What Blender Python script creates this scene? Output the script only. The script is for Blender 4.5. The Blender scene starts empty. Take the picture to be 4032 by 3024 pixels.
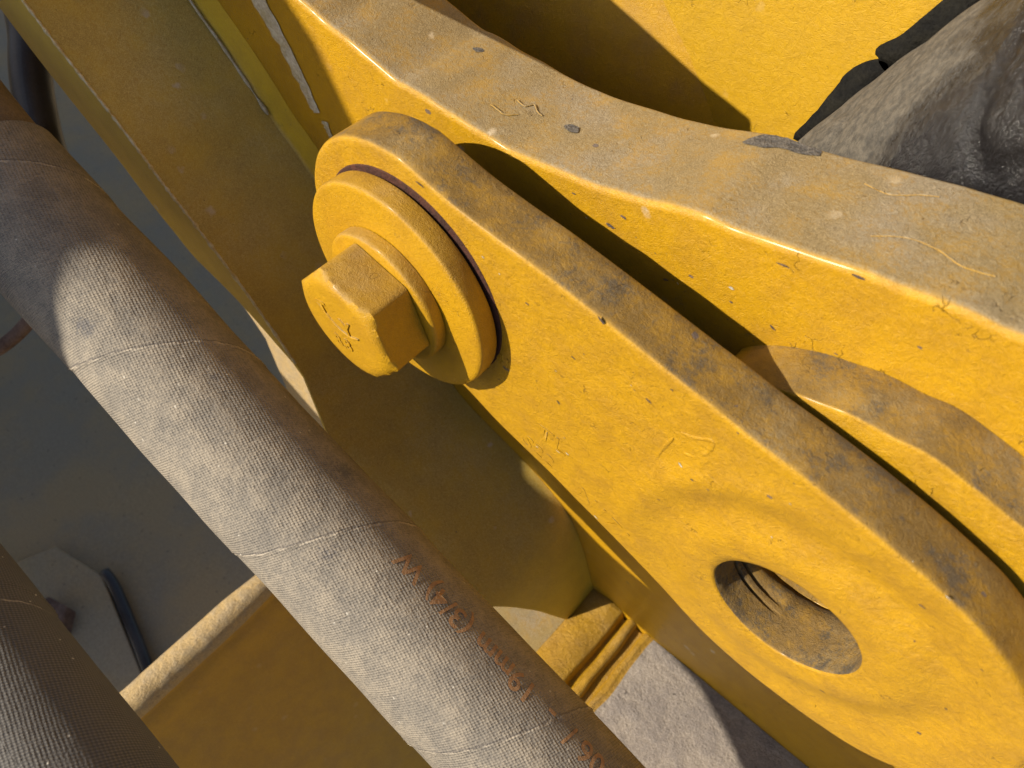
import bpy, bmesh, math, random
from mathutils import Vector, Matrix, noise
random.seed(7)
S = 0.226e-3          # metres per drawing unit (one unit = 0.226 mm)
sc = bpy.context.scene
COL = sc.collection

# ------------------------------------------------------------------ camera
AX = ((0.7482933, -0.5464786, 0.3760562), (0.6633680, 0.6164398, -0.4241994), (0.0, 0.5668892, 0.8237940))
cam_d = bpy.data.cameras.new('camera'); cam = bpy.data.objects.new('camera', cam_d); COL.objects.link(cam)
M4 = Matrix(AX).to_4x4(); M4.translation = Vector((0, -300*S, 0)); cam.matrix_world = M4
cam_d.sensor_fit = 'HORIZONTAL'; cam_d.lens = 6.8; cam_d.sensor_width = 6.8*4032/2850
cam_d.clip_start = 0.004; cam_d.clip_end = 50
cam_d.dof.use_dof = True; cam_d.dof.focus_distance = 740*S; cam_d.dof.aperture_fstop = 7.0
sc.camera = cam

# ------------------------------------------------------------------ sky and sun
LD = Vector((0.60, 1.0, -0.78)).normalized()          # direction the sunlight travels
world = bpy.data.worlds.new('World'); sc.world = world; world.use_nodes = True
wn = world.node_tree; wn.nodes.clear()
sky = wn.nodes.new('ShaderNodeTexSky'); sky.sky_type = 'NISHITA'; sky.sun_disc = False
sky.sun_elevation = math.asin(-LD.z); sky.sun_rotation = math.atan2(-LD.x, -LD.y) % (2*math.pi)
sky.dust_density = 2.0
bg = wn.nodes.new('ShaderNodeBackground'); bg.inputs['Strength'].default_value = 0.07
wo = wn.nodes.new('ShaderNodeOutputWorld')
wn.links.new(sky.outputs[0], bg.inputs[0]); wn.links.new(bg.outputs[0], wo.inputs[0])
sun_d = bpy.data.lights.new('sun', 'SUN'); sun_d.energy = 4.9; sun_d.angle = math.radians(0.53); sun_d.color = (1.0, 0.89, 0.71)
sun = bpy.data.objects.new('sun', sun_d); COL.objects.link(sun); sun.rotation_euler = LD.to_track_quat('-Z', 'Y').to_euler()
sc.view_settings.view_transform = 'Standard'; sc.view_settings.look = 'None'
sc.view_settings.exposure = 0.45; sc.view_settings.gamma = 1.0; sc.view_settings.use_curve_mapping = False

# ------------------------------------------------------------------ node helpers
class NT:
    def __init__(s, name):
        s.m = bpy.data.materials.new(name); s.m.use_nodes = True
        s.t = s.m.node_tree; s.t.nodes.clear()
        s.out = s.n('ShaderNodeOutputMaterial'); s.b = s.n('ShaderNodeBsdfPrincipled')
        s.l(s.b.outputs[0], s.out.inputs[0])
        g = s.n('ShaderNodeNewGeometry'); s.geo = g
        sc_ = s.n('ShaderNodeVectorMath'); sc_.operation = 'SCALE'; sc_.inputs['Scale'].default_value = 1/S
        s.l(g.outputs['Position'], sc_.inputs[0]); s.pos = sc_.outputs[0]
        sx = s.n('ShaderNodeSeparateXYZ'); s.l(g.outputs['Normal'], sx.inputs[0]); s.nx, s.ny, s.nz = sx.outputs
        sp = s.n('ShaderNodeSeparateXYZ'); s.l(s.pos, sp.inputs[0]); s.px, s.py, s.pz = sp.outputs
    def n(s, t): return s.t.nodes.new(t)
    def l(s, a, b): s.t.links.new(a, b)
    def put(s, sock, v):
        if isinstance(v, (int, float, tuple, list)): sock.default_value = v
        else: s.l(v, sock)
    def math(s, op, a, b=0.0, c=0.0, clamp=False):
        n = s.n('ShaderNodeMath'); n.operation = op; n.use_clamp = clamp
        for i, v in enumerate((a, b, c)): s.put(n.inputs[i], v)
        return n.outputs[0]
    def noise(s, scale, detail=4, rough=0.55, vec=None, dist=0.0, off=None):
        n = s.n('ShaderNodeTexNoise'); n.inputs['Scale'].default_value = scale
        n.inputs['Detail'].default_value = detail; n.inputs['Roughness'].default_value = rough
        n.inputs['Distortion'].default_value = dist
        v = vec or s.pos
        if off: v = s.vadd(v, off)
        s.l(v, n.inputs['Vector']); return n.outputs['Fac']
    def vadd(s, v, o):
        n = s.n('ShaderNodeVectorMath'); n.operation = 'ADD'; s.l(v, n.inputs[0]); s.put(n.inputs[1], o); return n.outputs[0]
    def vmul(s, v, o):
        n = s.n('ShaderNodeVectorMath'); n.operation = 'MULTIPLY'; s.l(v, n.inputs[0]); s.put(n.inputs[1], o); return n.outputs[0]
    def vor(s, scale, feat='F1', vec=None, out='Distance', rnd=1.0):
        n = s.n('ShaderNodeTexVoronoi'); n.feature = feat; n.inputs['Scale'].default_value = scale
        n.inputs['Randomness'].default_value = rnd
        s.l(vec or s.pos, n.inputs['Vector']); return n.outputs[out]
    def ramp(s, v, a, b, x=0.0, y=1.0):
        n = s.n('ShaderNodeMapRange'); n.interpolation_type = 'SMOOTHSTEP'; n.clamp = True
        s.put(n.inputs['Value'], v)
        for i, k in enumerate(('From Min', 'From Max', 'To Min', 'To Max')): n.inputs[k].default_value = (a, b, x, y)[i]
        return n.outputs[0]
    def mix(s, f, a, b, mode='MIX'):
        n = s.n('ShaderNodeMix'); n.data_type = 'RGBA'; n.blend_type = mode
        s.put(n.inputs[0], f); s.put(n.inputs[6], a); s.put(n.inputs[7], b); return n.outputs[2]
    def bump(s, h, dist, strength=1.0, prev=None):
        n = s.n('ShaderNodeBump'); n.inputs['Distance'].default_value = dist*S; n.inputs['Strength'].default_value = strength
        s.l(h, n.inputs['Height'])
        if prev is not None: s.l(prev, n.inputs['Normal'])
        return n.outputs[0]

def C(r, g, b): return (r, g, b, 1.0)
def Cs(r, g, b): return (r*0.73, g*0.73, b*0.73, 1.0)
YEL = Cs(0.72, 0.396, 0.010); YEL2 = Cs(0.64, 0.342, 0.012); DUST = Cs(0.25, 0.155, 0.040); DUST2 = Cs(0.38, 0.315, 0.215)

def paint_mat(name, base=YEL, base2=YEL2, dust_up=0.75, dust_all=0.10, grey=0.25, lump=1.0, chips=1.0, rough=0.42,
              pale=0.3, cracks=1.0, dust_lo=0.35, dust_hi=0.8, dustcol=DUST, coat=0.12, gth=0.56, dd2=None):
    k = NT(name)
    big = k.noise(0.006, 3, 0.6); mid = k.noise(0.03, 5, 0.6); fin = k.noise(0.28, 4, 0.65); gr = k.noise(0.9, 2, 0.6)
    up = k.ramp(k.nz, dust_lo, dust_hi)
    tone = k.mix(k.ramp(mid, 0.35, 0.7), base, base2)
    # dust lying on upward surfaces, broken by grain
    d = k.math('MULTIPLY', up, k.ramp(k.math('ADD', k.math('MULTIPLY', mid, 0.35), k.math('ADD', k.math('MULTIPLY', fin, 0.35), k.math('MULTIPLY', gr, 0.30))), 0.41, 0.55, dust_up*0.62, dust_up*1.12))
    d2 = k.math('MULTIPLY', k.ramp(k.math('ADD', k.math('MULTIPLY', mid, 0.5), k.math('MULTIPLY', gr, 0.5)), 0.42, 0.68), dust_all)
    d = k.math('MAXIMUM', d, d2, clamp=True)
    dc = k.mix(k.ramp(k.noise(0.011, 4, 0.6, off=(91, 3, 5)), 0.45, 0.68), dustcol, dd2 or DUST2)
    dc = k.mix(k.math('MULTIPLY', k.ramp(k.noise(0.03, 8, 0.78, off=(11, 73, 5)), gth, gth+0.10), grey), dc, C(0.085, 0.072, 0.055))
    col = k.mix(d, tone, dc)
    # fine grain in colour
    col = k.mix(k.math('ADD', 0.25, k.math('MULTIPLY', d, 0.5)), col, k.mix(k.ramp(k.math('ADD', k.math('MULTIPLY', gr, 0.6), k.math('MULTIPLY', fin, 0.4)), 0.3, 0.7), C(0.22, 0.21, 0.20), C(0.72, 0.72, 0.72)), 'OVERLAY')
    # pale spatter
    v = k.vor(0.022, vec=k.vadd(k.pos, (7, 31, 2)))
    w = k.noise(0.12, 3, 0.6, off=(4, 4, 9))
    ps = k.math('MULTIPLY', k.math('MULTIPLY', k.ramp(k.math('ADD', v, k.math('MULTIPLY', w, 0.25)), 0.19, 0.28, 1, 0), k.ramp(k.noise(0.008, 2, off=(55, 1, 2)), 0.48, 0.6)), pale)
    col = k.mix(ps, col, C(0.62, 0.52, 0.38))
    # small chips to primer / steel
    v2 = k.vor(0.020, vec=k.vmul(k.vadd(k.pos, (37, 12, 90)), (1.0, 1.0, 1.7)))
    w2 = k.noise(0.25, 3, 0.6, off=(40, 4, 9))
    rr = k.ramp(k.noise(0.02, 1, off=(5, 87, 1)), 0.35, 0.75, 0.0, 0.10)
    ch = k.math('LESS_THAN', k.math('ADD', v2, k.math('MULTIPLY', w2, 0.12)), k.math('ADD', k.math('MULTIPLY', rr, 1.0*chips), 0.055))
    col = k.mix(k.math('MULTIPLY', ch, 0.8 if chips > 0 else 0.0), col, C(0.12, 0.10, 0.11))
    # tiny dark pits
    v3 = k.vor(0.075, vec=k.vadd(k.pos, (3, 1, 77)))
    pit = k.math('MULTIPLY', k.ramp(k.math('ADD', v3, k.math('MULTIPLY', gr, 0.22)), 0.145, 0.19, 1, 0), k.ramp(k.noise(0.02, 2, off=(1, 8, 3)), 0.45, 0.6))
    col = k.mix(k.math('MULTIPLY', pit, 0.6), col, C(0.16, 0.085, 0.02))
    # wrinkles and hairline cracks in the paint
    dv = k.vadd(k.pos, (0, 0, 0))
    nn = k.n('ShaderNodeTexNoise'); nn.inputs['Scale'].default_value = 0.05; nn.inputs['Detail'].default_value = 4; k.l(k.pos, nn.inputs['Vector'])
    off = k.vmul(nn.outputs['Color'], (46, 46, 46))
    dv = k.vadd(k.pos, off)
    ce = k.vor(0.036, 'DISTANCE_TO_EDGE', vec=dv)
    cm = k.math('MULTIPLY', k.ramp(ce, 0.0, 0.022, 1, 0), k.math('MULTIPLY', k.ramp(k.noise(0.03, 3, off=(71, 8, 3)), 0.60, 0.66), k.ramp(k.noise(0.07, 2, off=(1, 88, 3)), 0.45, 0.55)))
    cm = k.math('MULTIPLY', cm, cracks)
    col = k.mix(k.math('MULTIPLY', cm, 0.42), col, C(0.20, 0.11, 0.02))
    k.l(col, k.b.inputs['Base Color'])
    k.put(k.b.inputs['Roughness'], k.math('ADD', k.math('ADD', rough, k.math('MULTIPLY', d, 0.42)), k.math('MULTIPLY', k.math('SUBTRACT', fin, 0.5), 0.25), clamp=True))
    k.put(k.b.inputs['Coat Weight'], k.math('MULTIPLY', k.math('SUBTRACT', 1.0, d, clamp=True), coat)); k.b.inputs['Coat Roughness'].default_value = 0.16
    h1 = k.noise(0.03, 3, 0.5, off=(9, 2, 6)); h2 = k.noise(0.14, 6, 0.72, dist=0.8)
    b = k.bump(h1, 1.6*lump, 1.0); b = k.bump(h2, 2.1*lump, 1.0, b); b = k.bump(gr, 0.7, 1.0, b)
    b = k.bump(k.math('MULTIPLY', cm, -1.0), 0.9, 1.0, b)
    b = k.bump(k.math('MULTIPLY', ch, -1.0), 0.8, 1.0 if chips > 0 else 0.0, b)
    k.l(b, k.b.inputs['Normal'])
    return k.m

def hose_mat(name, dusty=1.0, R=75.0, pitch=255.0, ph=0.0):
    k = NT(name)
    k_off = 0.5
    uv = k.n('ShaderNodeUVMap'); uv.uv_map = 'UVMap'
    su = k.n('ShaderNodeSeparateXYZ'); k.l(uv.outputs[0], su.inputs[0]); u, v = su.outputs[0], su.outputs[1]
    # woven wrap: fine diagonal ribs crossed by shorter ones
    a = k.math('SINE', k.math('MULTIPLY', k.math('ADD', u, k.math('MULTIPLY', v, 0.42)), 2*math.pi/2.7))
    c2 = k.math('SINE', k.math('MULTIPLY', k.math('SUBTRACT', k.math('MULTIPLY', v, 1.0), k.math('MULTIPLY', u, 0.25)), 2*math.pi/3.3))
    wv = k.math('ADD', k.math('MULTIPLY', a, 0.55), k.math('MULTIPLY', c2, 0.45))
    wv = k.math('MULTIPLY', wv, k.ramp(k.noise(0.03, 3, off=(1, 2, 3)), 0.25, 0.6, 0.45, 1.0))
    big = k.noise(0.009, 4, 0.6); mid = k.noise(0.035, 6, 0.65); fin = k.noise(0.35, 3, 0.6); gr = k.noise(0.9, 2, 0.6)
    dm = k.ramp(k.math('ADD', k.math('MULTIPLY', mid, 0.35), k.math('MULTIPLY', fin, 0.65)), 0.36, 0.60, 0.5*dusty, 1.0*dusty)
    dm = k.math('MULTIPLY', dm, k.ramp(big, 0.30, 0.50, 0.75, 1.0))
    dark = C(0.075, 0.075, 0.08)
    dust = k.mix(k.ramp(mid, 0.4, 0.65), Cs(0.35, 0.31, 0.26), Cs(0.42, 0.365, 0.295))
    col = k.mix(dm, dark, dust)
    col = k.mix(k.math('MULTIPLY', k.ramp(wv, -0.5, 0.8, 0.0, 1.0), 0.22), col, Cs(0.56, 0.52, 0.45))
    # helical wrap seam: pale frayed edge with a dark line beside it
    sx_ = k.math('FRACT', k.math('ADD', k.math('ADD', k.math('DIVIDE', u, pitch), k.math('DIVIDE', v, 2*math.pi*R)), ph+k_off))
    sx_ = k.math('MULTIPLY', k.math('SUBTRACT', sx_, 0.5), pitch)
    fray = k.math('ADD', sx_, k.math('MULTIPLY', k.math('SUBTRACT', k.noise(0.12, 3, 0.6, off=(2, 7, 1)), 0.5), 5.0))
    pale_s = k.math('MULTIPLY', k.ramp(k.math('ABSOLUTE', fray), 0.5, 1.7, 1, 0), k.ramp(k.noise(0.06, 3, off=(21, 7, 1)), 0.40, 0.58, 0.15, 1.0))
    dark_s = k.ramp(k.math('ABSOLUTE', k.math('ADD', fray, 2.3)), 0.4, 1.6, 1, 0)
    col = k.mix(k.math('MULTIPLY', dark_s, 0.55), col, C(0.10, 0.09, 0.09))
    col = k.mix(k.math('MULTIPLY', pale_s, 0.42), col, C(0.66, 0.58, 0.47))
    # worn dark patches and white grit
    pt = k.math('MULTIPLY', k.ramp(k.math('ADD', k.vor(0.012), k.math('MULTIPLY', fin, 0.35)), 0.24, 0.34, 1, 0), 0.55)
    col = k.mix(pt, col, C(0.11, 0.11, 0.125))
    gt = k.ramp(k.math('ADD', k.vor(0.055, vec=k.vadd(k.pos, (3, 66, 1))), k.math('MULTIPLY', gr, 0.12)), 0.10, 0.14, 1, 0)
    col = k.mix(k.math('MULTIPLY', gt, 0.45), col, C(0.78, 0.74, 0.66))
    k.l(col, k.b.inputs['Base Color']); k.b.inputs['Roughness'].default_value = 0.85
    k.b.inputs['Specular IOR Level'].default_value = 0.3
    b = k.bump(wv, 0.36, 1.0); b = k.bump(mid, 3.0, 0.8, b); b = k.bump(fin, 0.9, 1.0, b); k.l(b, k.b.inputs['Normal'])
    return k.m

def simple_mat(name, c1, c2, rough=0.6, metal=0.0, scale=0.02, bump=1.0, spots=0.0, spotcol=C(0.05, 0.045, 0.04), fine=0.3, spec=0.5, coat=0.0):
    k = NT(name)
    m = k.noise(scale, 6, 0.65); f = k.noise(0.3, 4, 0.65); g = k.noise(0.9, 2)
    col = k.mix(k.ramp(m, 0.35, 0.65), c1, c2)
    col = k.mix(fine, col, k.mix(k.ramp(f, 0.3, 0.7), C(0.2, 0.2, 0.2), C(0.8, 0.8, 0.8)), 'OVERLAY')
    v = k.vor(0.03, vec=k.vadd(k.pos, (13, 6, 1)))
    sp = k.ramp(k.math('ADD', v, k.math('MULTIPLY', f, 0.2)), 0.16, 0.20, 1, 0)
    col = k.mix(k.math('MULTIPLY', sp, spots), col, spotcol)
    k.l(col, k.b.inputs['Base Color']); k.b.inputs['Metallic'].default_value = metal
    k.put(k.b.inputs['Roughness'], k.math('ADD', rough, k.math('MULTIPLY', k.math('SUBTRACT', m, 0.5), 0.4), clamp=True))
    k.b.inputs['Specular IOR Level'].default_value = spec; k.b.inputs['Coat Weight'].default_value = coat
    b = k.bump(m, 4*bump, 1.0); b = k.bump(f, 1.2*bump, 1.0, b); b = k.bump(g, 0.3*bump, 1.0, b); k.l(b, k.b.inputs['Normal'])
    return k.m

MAT = {}
MAT['arm'] = paint_mat('arm_paint', dust_lo=0.55, dust_hi=0.97, dd2=Cs(0.33, 0.24, 0.11), gth=0.50, rough=0.40, lump=0.85, dust_all=0.16, grey=0.8, dust_up=0.90, pale=0.0)
MAT['disc'] = paint_mat('disc_paint', rough=0.40, lump=0.5, dust_up=0.45, dust_all=0.05, grey=0.1, chips=0.3, pale=0.1, cracks=0.5)
MAT['plate'] = paint_mat('plate_paint', dust_lo=0.66, dust_hi=0.985, lump=0.6, dust_up=1.0, dust_all=0.08, grey=0.12, pale=0.7, rough=0.36, dustcol=Cs(0.37, 0.28, 0.14))
MAT['boom'] = paint_mat('boom_paint', base=C(0.70, 0.48, 0.04), base2=C(0.64, 0.43, 0.04), dustcol=C(0.53, 0.38, 0.11), lump=0.45, dust_up=0.8, dust_all=0.10, grey=0.0, pale=0.8, dd2=C(0.56, 0.42, 0.15), rough=0.36, dust_lo=0.2, dust_hi=0.75, cracks=0.3, chips=0.6)
MAT['slab'] = paint_mat('slab_paint', lump=1.7, dust_up=0.35, dust_all=0.15, grey=0.3, pale=0.3, chips=0.5)
MAT['back'] = paint_mat('rear_paint', base=Cs(0.72, 0.42, 0.010), base2=Cs(0.69, 0.40, 0.012), lump=0.6, dust_up=0.5, dust_all=0.06, chips=1.0, pale=0.1, cracks=0.8, rough=0.5)
MAT['box'] = paint_mat('panel_paint', lump=0.35, dust_up=0.35, dust_all=0.25, grey=0.05, pale=0.15, chips=0.3, cracks=0.2, dust_lo=0.0, dust_hi=0.9, dustcol=Cs(0.42, 0.30, 0.15))
MAT['lip'] = simple_mat('pale_dusty_paint', Cs(0.62, 0.44, 0.20), Cs(0.52, 0.40, 0.24), 0.7, scale=0.05, spots=0.25)
MAT['steel'] = simple_mat('bare_dusty_steel', Cs(0.44, 0.38, 0.33), Cs(0.33, 0.29, 0.27), 0.75, scale=0.03, bump=1.2, spots=0.8)
MAT['belly'] = simple_mat('belly_plate', C(0.33, 0.275, 0.19), C(0.42, 0.31, 0.17), 0.8, scale=0.004, bump=0.8, spots=0.5)
MAT['hose'] = hose_mat('hose_fabric', ph=0.83)
MAT['hose2'] = hose_mat('hose_fabric_shaded', dusty=0.12, R=67.0, pitch=240.0)  # same fabric with its shade put into the colour by cutting the dust
MAT['hose_inner'] = simple_mat('hose_rubber', C(0.16, 0.12, 0.085), C(0.22, 0.16, 0.10), 0.8, scale=0.03)
MAT['tan'] = paint_mat('dusty_tan_paint', lump=0.5, dust_up=1.1, dust_all=0.3, grey=0.0, chips=0.3, pale=0.2, cracks=0.2, dustcol=Cs(0.42, 0.31, 0.13))
MAT['bore'] = paint_mat('dusty_bore', lump=1.2, dust_lo=-0.9, dust_hi=-0.2, dust_up=1.05, dust_all=0.3, grey=0.9, gth=0.50, chips=0.3, pale=0.0, cracks=0.3, rough=0.6, dustcol=Cs(0.27, 0.17, 0.055), dd2=Cs(0.31, 0.22, 0.10))
MAT['rubber'] = simple_mat('black_rubber', C(0.022, 0.022, 0.026), C(0.04, 0.04, 0.045), 0.35, scale=0.01, bump=0.3)
MAT['rust'] = simple_mat('rust', C(0.075, 0.022, 0.012), C(0.04, 0.015, 0.01), 0.85, scale=0.08, bump=1.0)
MAT['rusty_bolt'] = simple_mat('old_bolt', C(0.20, 0.13, 0.10), C(0.10, 0.06, 0.05), 0.8, scale=0.03)
MAT['print'] = simple_mat('orange_print', C(0.38, 0.22, 0.11), C(0.28, 0.17, 0.095), 0.9, scale=0.15, fine=0.25, bump=0.3)
MAT['gasket'] = simple_mat('black_sealant', C(0.012, 0.012, 0.012), C(0.02, 0.019, 0.016), 0.95, scale=0.05, spec=0.03)
MAT['chipdark'] = simple_mat('chipped_primer', C(0.10, 0.085, 0.085), C(0.20, 0.13, 0.10), 0.7, scale=0.3)
MAT['chipwhite'] = simple_mat('white_fleck', C(0.80, 0.76, 0.66), C(0.66, 0.60, 0.48), 0.6, scale=0.3)
MAT['smear'] = simple_mat('grey_grime', C(0.085, 0.083, 0.088), C(0.17, 0.155, 0.14), 0.8, scale=0.15)
MAT['wornedge'] = simple_mat('bare_pale_edge', C(0.80, 0.74, 0.55), C(0.66, 0.50, 0.22), 0.45, scale=0.08)
MAT['chalk'] = simple_mat('chalky_residue', C(0.62, 0.56, 0.44), C(0.50, 0.42, 0.26), 0.85, scale=0.06)

# dusty black boot material (dust lies where the surface faces up and toward the left)
def boot_mat():
    k = NT('dusty_black_boot')
    m = k.noise(0.012, 6, 0.7, dist=0.5); f = k.noise(0.12, 6, 0.7); g = k.noise(0.7, 3)
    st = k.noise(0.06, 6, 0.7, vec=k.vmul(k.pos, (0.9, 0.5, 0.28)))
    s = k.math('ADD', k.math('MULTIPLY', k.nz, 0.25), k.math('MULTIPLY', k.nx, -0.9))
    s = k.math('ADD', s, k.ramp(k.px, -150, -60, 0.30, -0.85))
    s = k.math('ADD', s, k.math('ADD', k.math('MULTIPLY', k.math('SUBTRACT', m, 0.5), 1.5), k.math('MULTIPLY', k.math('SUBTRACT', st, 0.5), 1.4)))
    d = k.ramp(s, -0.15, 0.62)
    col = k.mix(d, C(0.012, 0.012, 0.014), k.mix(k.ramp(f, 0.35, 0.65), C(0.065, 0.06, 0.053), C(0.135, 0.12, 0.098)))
    k.l(col, k.b.inputs['Base Color']); k.put(k.b.inputs['Roughness'], k.math('ADD', 0.16, k.math('MULTIPLY', d, 0.7), clamp=True))
    b = k.bump(st, 7.0, 1.0); b = k.bump(f, 2.0, 1.0, b); b = k.bump(g, 0.5, 1.0, b); k.l(b, k.b.inputs['Normal'])
    return k.m
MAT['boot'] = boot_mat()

# ------------------------------------------------------------------ object helpers
def thing(name, label, cat, loc=(0, 0, 0), group=None):
    o = bpy.data.objects.new(name, None); COL.objects.link(o); o.location = Vector(loc)*S; o.empty_display_size = 0.005
    o['label'] = label; o['category'] = cat
    if group: o['group'] = group
    return o
def tag(o, label, cat, group=None):
    o['label'] = label; o['category'] = cat
    if group: o['group'] = group
    return o
def base_of(p):
    v = Vector((0, 0, 0))
    while p is not None: v += p.location; p = p.parent
    return v
def obj(name, verts, faces, mat, parent=None, smooth=True, bevel=0, seg=3, uvs=None, angle=40, sub=0):
    me = bpy.data.meshes.new(name)
    b = base_of(parent) if parent is not None else Vector((0, 0, 0))
    me.from_pydata([tuple(Vector(v)*S - b) for v in verts], [], faces)
    if uvs:
        ul = me.uv_layers.new(name='UVMap')
        for lp in me.loops: ul.data[lp.index].uv = uvs[lp.vertex_index]
    me.materials.append(MAT[mat]); me.validate()
    bm = bmesh.new(); bm.from_mesh(me)
    if not uvs: bmesh.ops.recalc_face_normals(bm, faces=bm.faces)
    bm.to_mesh(me); bm.free()
    if smooth:
        me.polygons.foreach_set('use_smooth', [True]*len(me.polygons))
    o = bpy.data.objects.new(name, me); COL.objects.link(o)
    if parent is not None: o.parent = parent
    if bevel:
        m = o.modifiers.new('bevel', 'BEVEL'); m.width = bevel*S; m.segments = seg; m.limit_method = 'ANGLE'; m.angle_limit = math.radians(angle); m.harden_normals = False
        m2 = o.modifiers.new('wn', 'WEIGHTED_NORMAL'); m2.keep_sharp = False
    return o

def catmull(pts, n=8, closed=False):
    out = []; N = len(pts); P = [Vector(p) for p in pts]
    rng = N if closed else N-1
    for i in range(rng):
        if closed: a, b, c, d = P[(i-1) % N], P[i], P[(i+1) % N], P[(i+2) % N]
        else: a, b, c, d = P[max(i-1, 0)], P[i], P[i+1], P[min(i+2, N-1)]
        for j in range(n):
            t = j/n
            out.append(0.5*((2*b)+(c-a)*t+(2*a-5*b+4*c-d)*t*t+(3*b-a-3*c+d)*t**3))
    if not closed: out.append(P[-1])
    return out

def prism(name, prof, y0, y1, mat, parent=None, bevel=3, wob=0.0, seg=3, angle=40, smooth=True):
    """closed XZ outline extruded along Y"""
    n = len(prof); vs = []
    for y in (y0, y1):
        for i, p in enumerate(prof):
            w = wob*noise.noise(Vector((p[0]*0.03, p[1]*0.03, y*0.01))) if wob else 0
            vs.append((p[0]+w, y, p[1]+w))
    fs = [list(range(n)), list(range(2*n-1, n-1, -1))] + [[i, (i+1) % n, n+(i+1) % n, n+i] for i in range(n)]
    return obj(name, vs, fs, mat, parent, bevel=bevel, seg=seg, angle=angle, smooth=smooth)

def lathe(name, prof, cx, cz, mat, parent=None, n=128, cap_front=True, cap_back=True, smooth=True, wob=0.0):
    """prof: list of (y, r) revolved about the Y axis through (cx, cz)"""
    vs = []; fs = []
    for (y, r) in prof:
        for i in range(n):
            a = 2*math.pi*i/n
            w = wob*noise.noise(Vector((math.cos(a)*3, math.sin(a)*3, y*0.05))) if wob else 0
            vs.append((cx+(r+w)*math.cos(a), y, cz+(r+w)*math.sin(a)))
    for k in range(len(prof)-1):
        for i in range(n):
            j = (i+1) % n; fs.append([k*n+i, k*n+j, (k+1)*n+j, (k+1)*n+i])
    if cap_front: fs.append(list(range(n)))
    if cap_back: fs.append([(len(prof)-1)*n+i for i in range(n)][::-1])
    o = obj(name, vs, fs, mat, parent, smooth=True)
    o.data.set_sharp_from_angle(angle=math.radians(35)) if hasattr(o.data, 'set_sharp_from_angle') else None
    return o

def tube(name, path, rad, mat, parent=None, n=96, step=6, rfun=None, cap=True):
    P = catmull(path, 24)
    # arc-length resample
    L = [0]
    for a, b in zip(P, P[1:]): L.append(L[-1]+(b-a).length)
    tot = L[-1]; m = max(2, int(tot/step)); Q = []; j = 0
    for i in range(m+1):
        s = tot*i/m
        while j < len(L)-2 and L[j+1] < s: j += 1
        t = (s-L[j])/max(1e-6, L[j+1]-L[j]); Q.append(P[j].lerp(P[j+1], t))
    vs = []; fs = []; uv = []; frames = []
    up = Vector((0, 0, 1)); prev = None
    for i, q in enumerate(Q):
        d = (Q[min(i+1, m)]-Q[max(i-1, 0)]).normalized()
        a = up-d*up.dot(d) if prev is None else prev-d*prev.dot(d)
        a.normalize(); prev = a; b = d.cross(a); frames.append((q, d, a, b))
        for k in range(n+1):
            th = 2*math.pi*k/n; s = tot*i/m
            r = rad if rfun is None else rfun(s, th % (2*math.pi))
            vs.append(q+a*(r*math.cos(th))+b*(r*math.sin(th))); uv.append((s, th*rad))
    for i in range(m):
        for k in range(n):
            fs.append([i*(n+1)+k, i*(n+1)+k+1, (i+1)*(n+1)+k+1, (i+1)*(n+1)+k])
    if cap:
        fs.append([k for k in range(n)][::-1]); fs.append([m*(n+1)+k for k in range(n)])
    o = obj(name, vs, fs, mat, parent, uvs=uv)
    return o, frames, tot

def text_mesh(txt, size, extrude=0.0, bold=0.0):
    cu = bpy.data.curves.new('txt', 'FONT'); cu.body = txt; cu.size = size; cu.extrude = extrude; cu.offset = bold
    cu.resolution_u = 3; cu.align_x = 'LEFT'
    o = bpy.data.objects.new('txt', cu); COL.objects.link(o)
    dg = bpy.context.evaluated_depsgraph_get(); me = bpy.data.meshes.new_from_object(o.evaluated_get(dg))
    vs = [v.co.copy() for v in me.vertices]; fs = [list(p.vertices) for p in me.polygons]
    bpy.data.objects.remove(o); bpy.data.curves.remove(cu); bpy.data.meshes.remove(me)
    return vs, fs

def raised_text(name, txt, org, ux, uz, size, h, mat, parent, bold=0.0, hf=None):
    """raised lettering on a face looking toward -Y: origin org, x axis ux, up axis uz (in the XZ plane)"""
    vs, fs = text_mesh(txt, size, h/2, bold)
    ux = Vector(ux).normalized(); uz = Vector(uz).normalized(); O = Vector(org)
    V = [O+ux*v.x+uz*v.y+Vector((0, -1, 0))*(v.z+h/2) for v in vs]
    if hf: V = [Vector((v.x, v.y-hf(v.x, v.z), v.z)) for v in V]
    return obj(name, V, fs, mat, parent, bevel=0.0)

# ==================================================================== LARGE STRUCTURE
# ---- main side plate of the machine (front face at y=105)
top = [(-1100, -330), (-900, -345), (-760, -360), (-656, -387), (-625, -397), (-595, -402), (-526, -418), (-500, -419), (-444, -422), (-402, -424), (-361, -424), (-303, -416), (-245, -405), (-182, -386), (-144, -381), (-87, -369), (-30, -357), (23, -349), (52, -347), (130, -331), (250, -315), (450, -292), (900, -270)]
topc = [(p.x, p.y) for p in catmull([(a, b) for a, b in top], 14)]
side = thing('side_plate', 'thick yellow cast side plate with dusty curved top edge behind the bolted link', 'side plate', (0, 112, -1250))
outline = topc + [(900, -1330), (-1100, -1330)]
prism('plate_body', outline, 112, 242, 'plate', side, bevel=7.5, seg=5, wob=1.5, angle=50)
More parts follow.
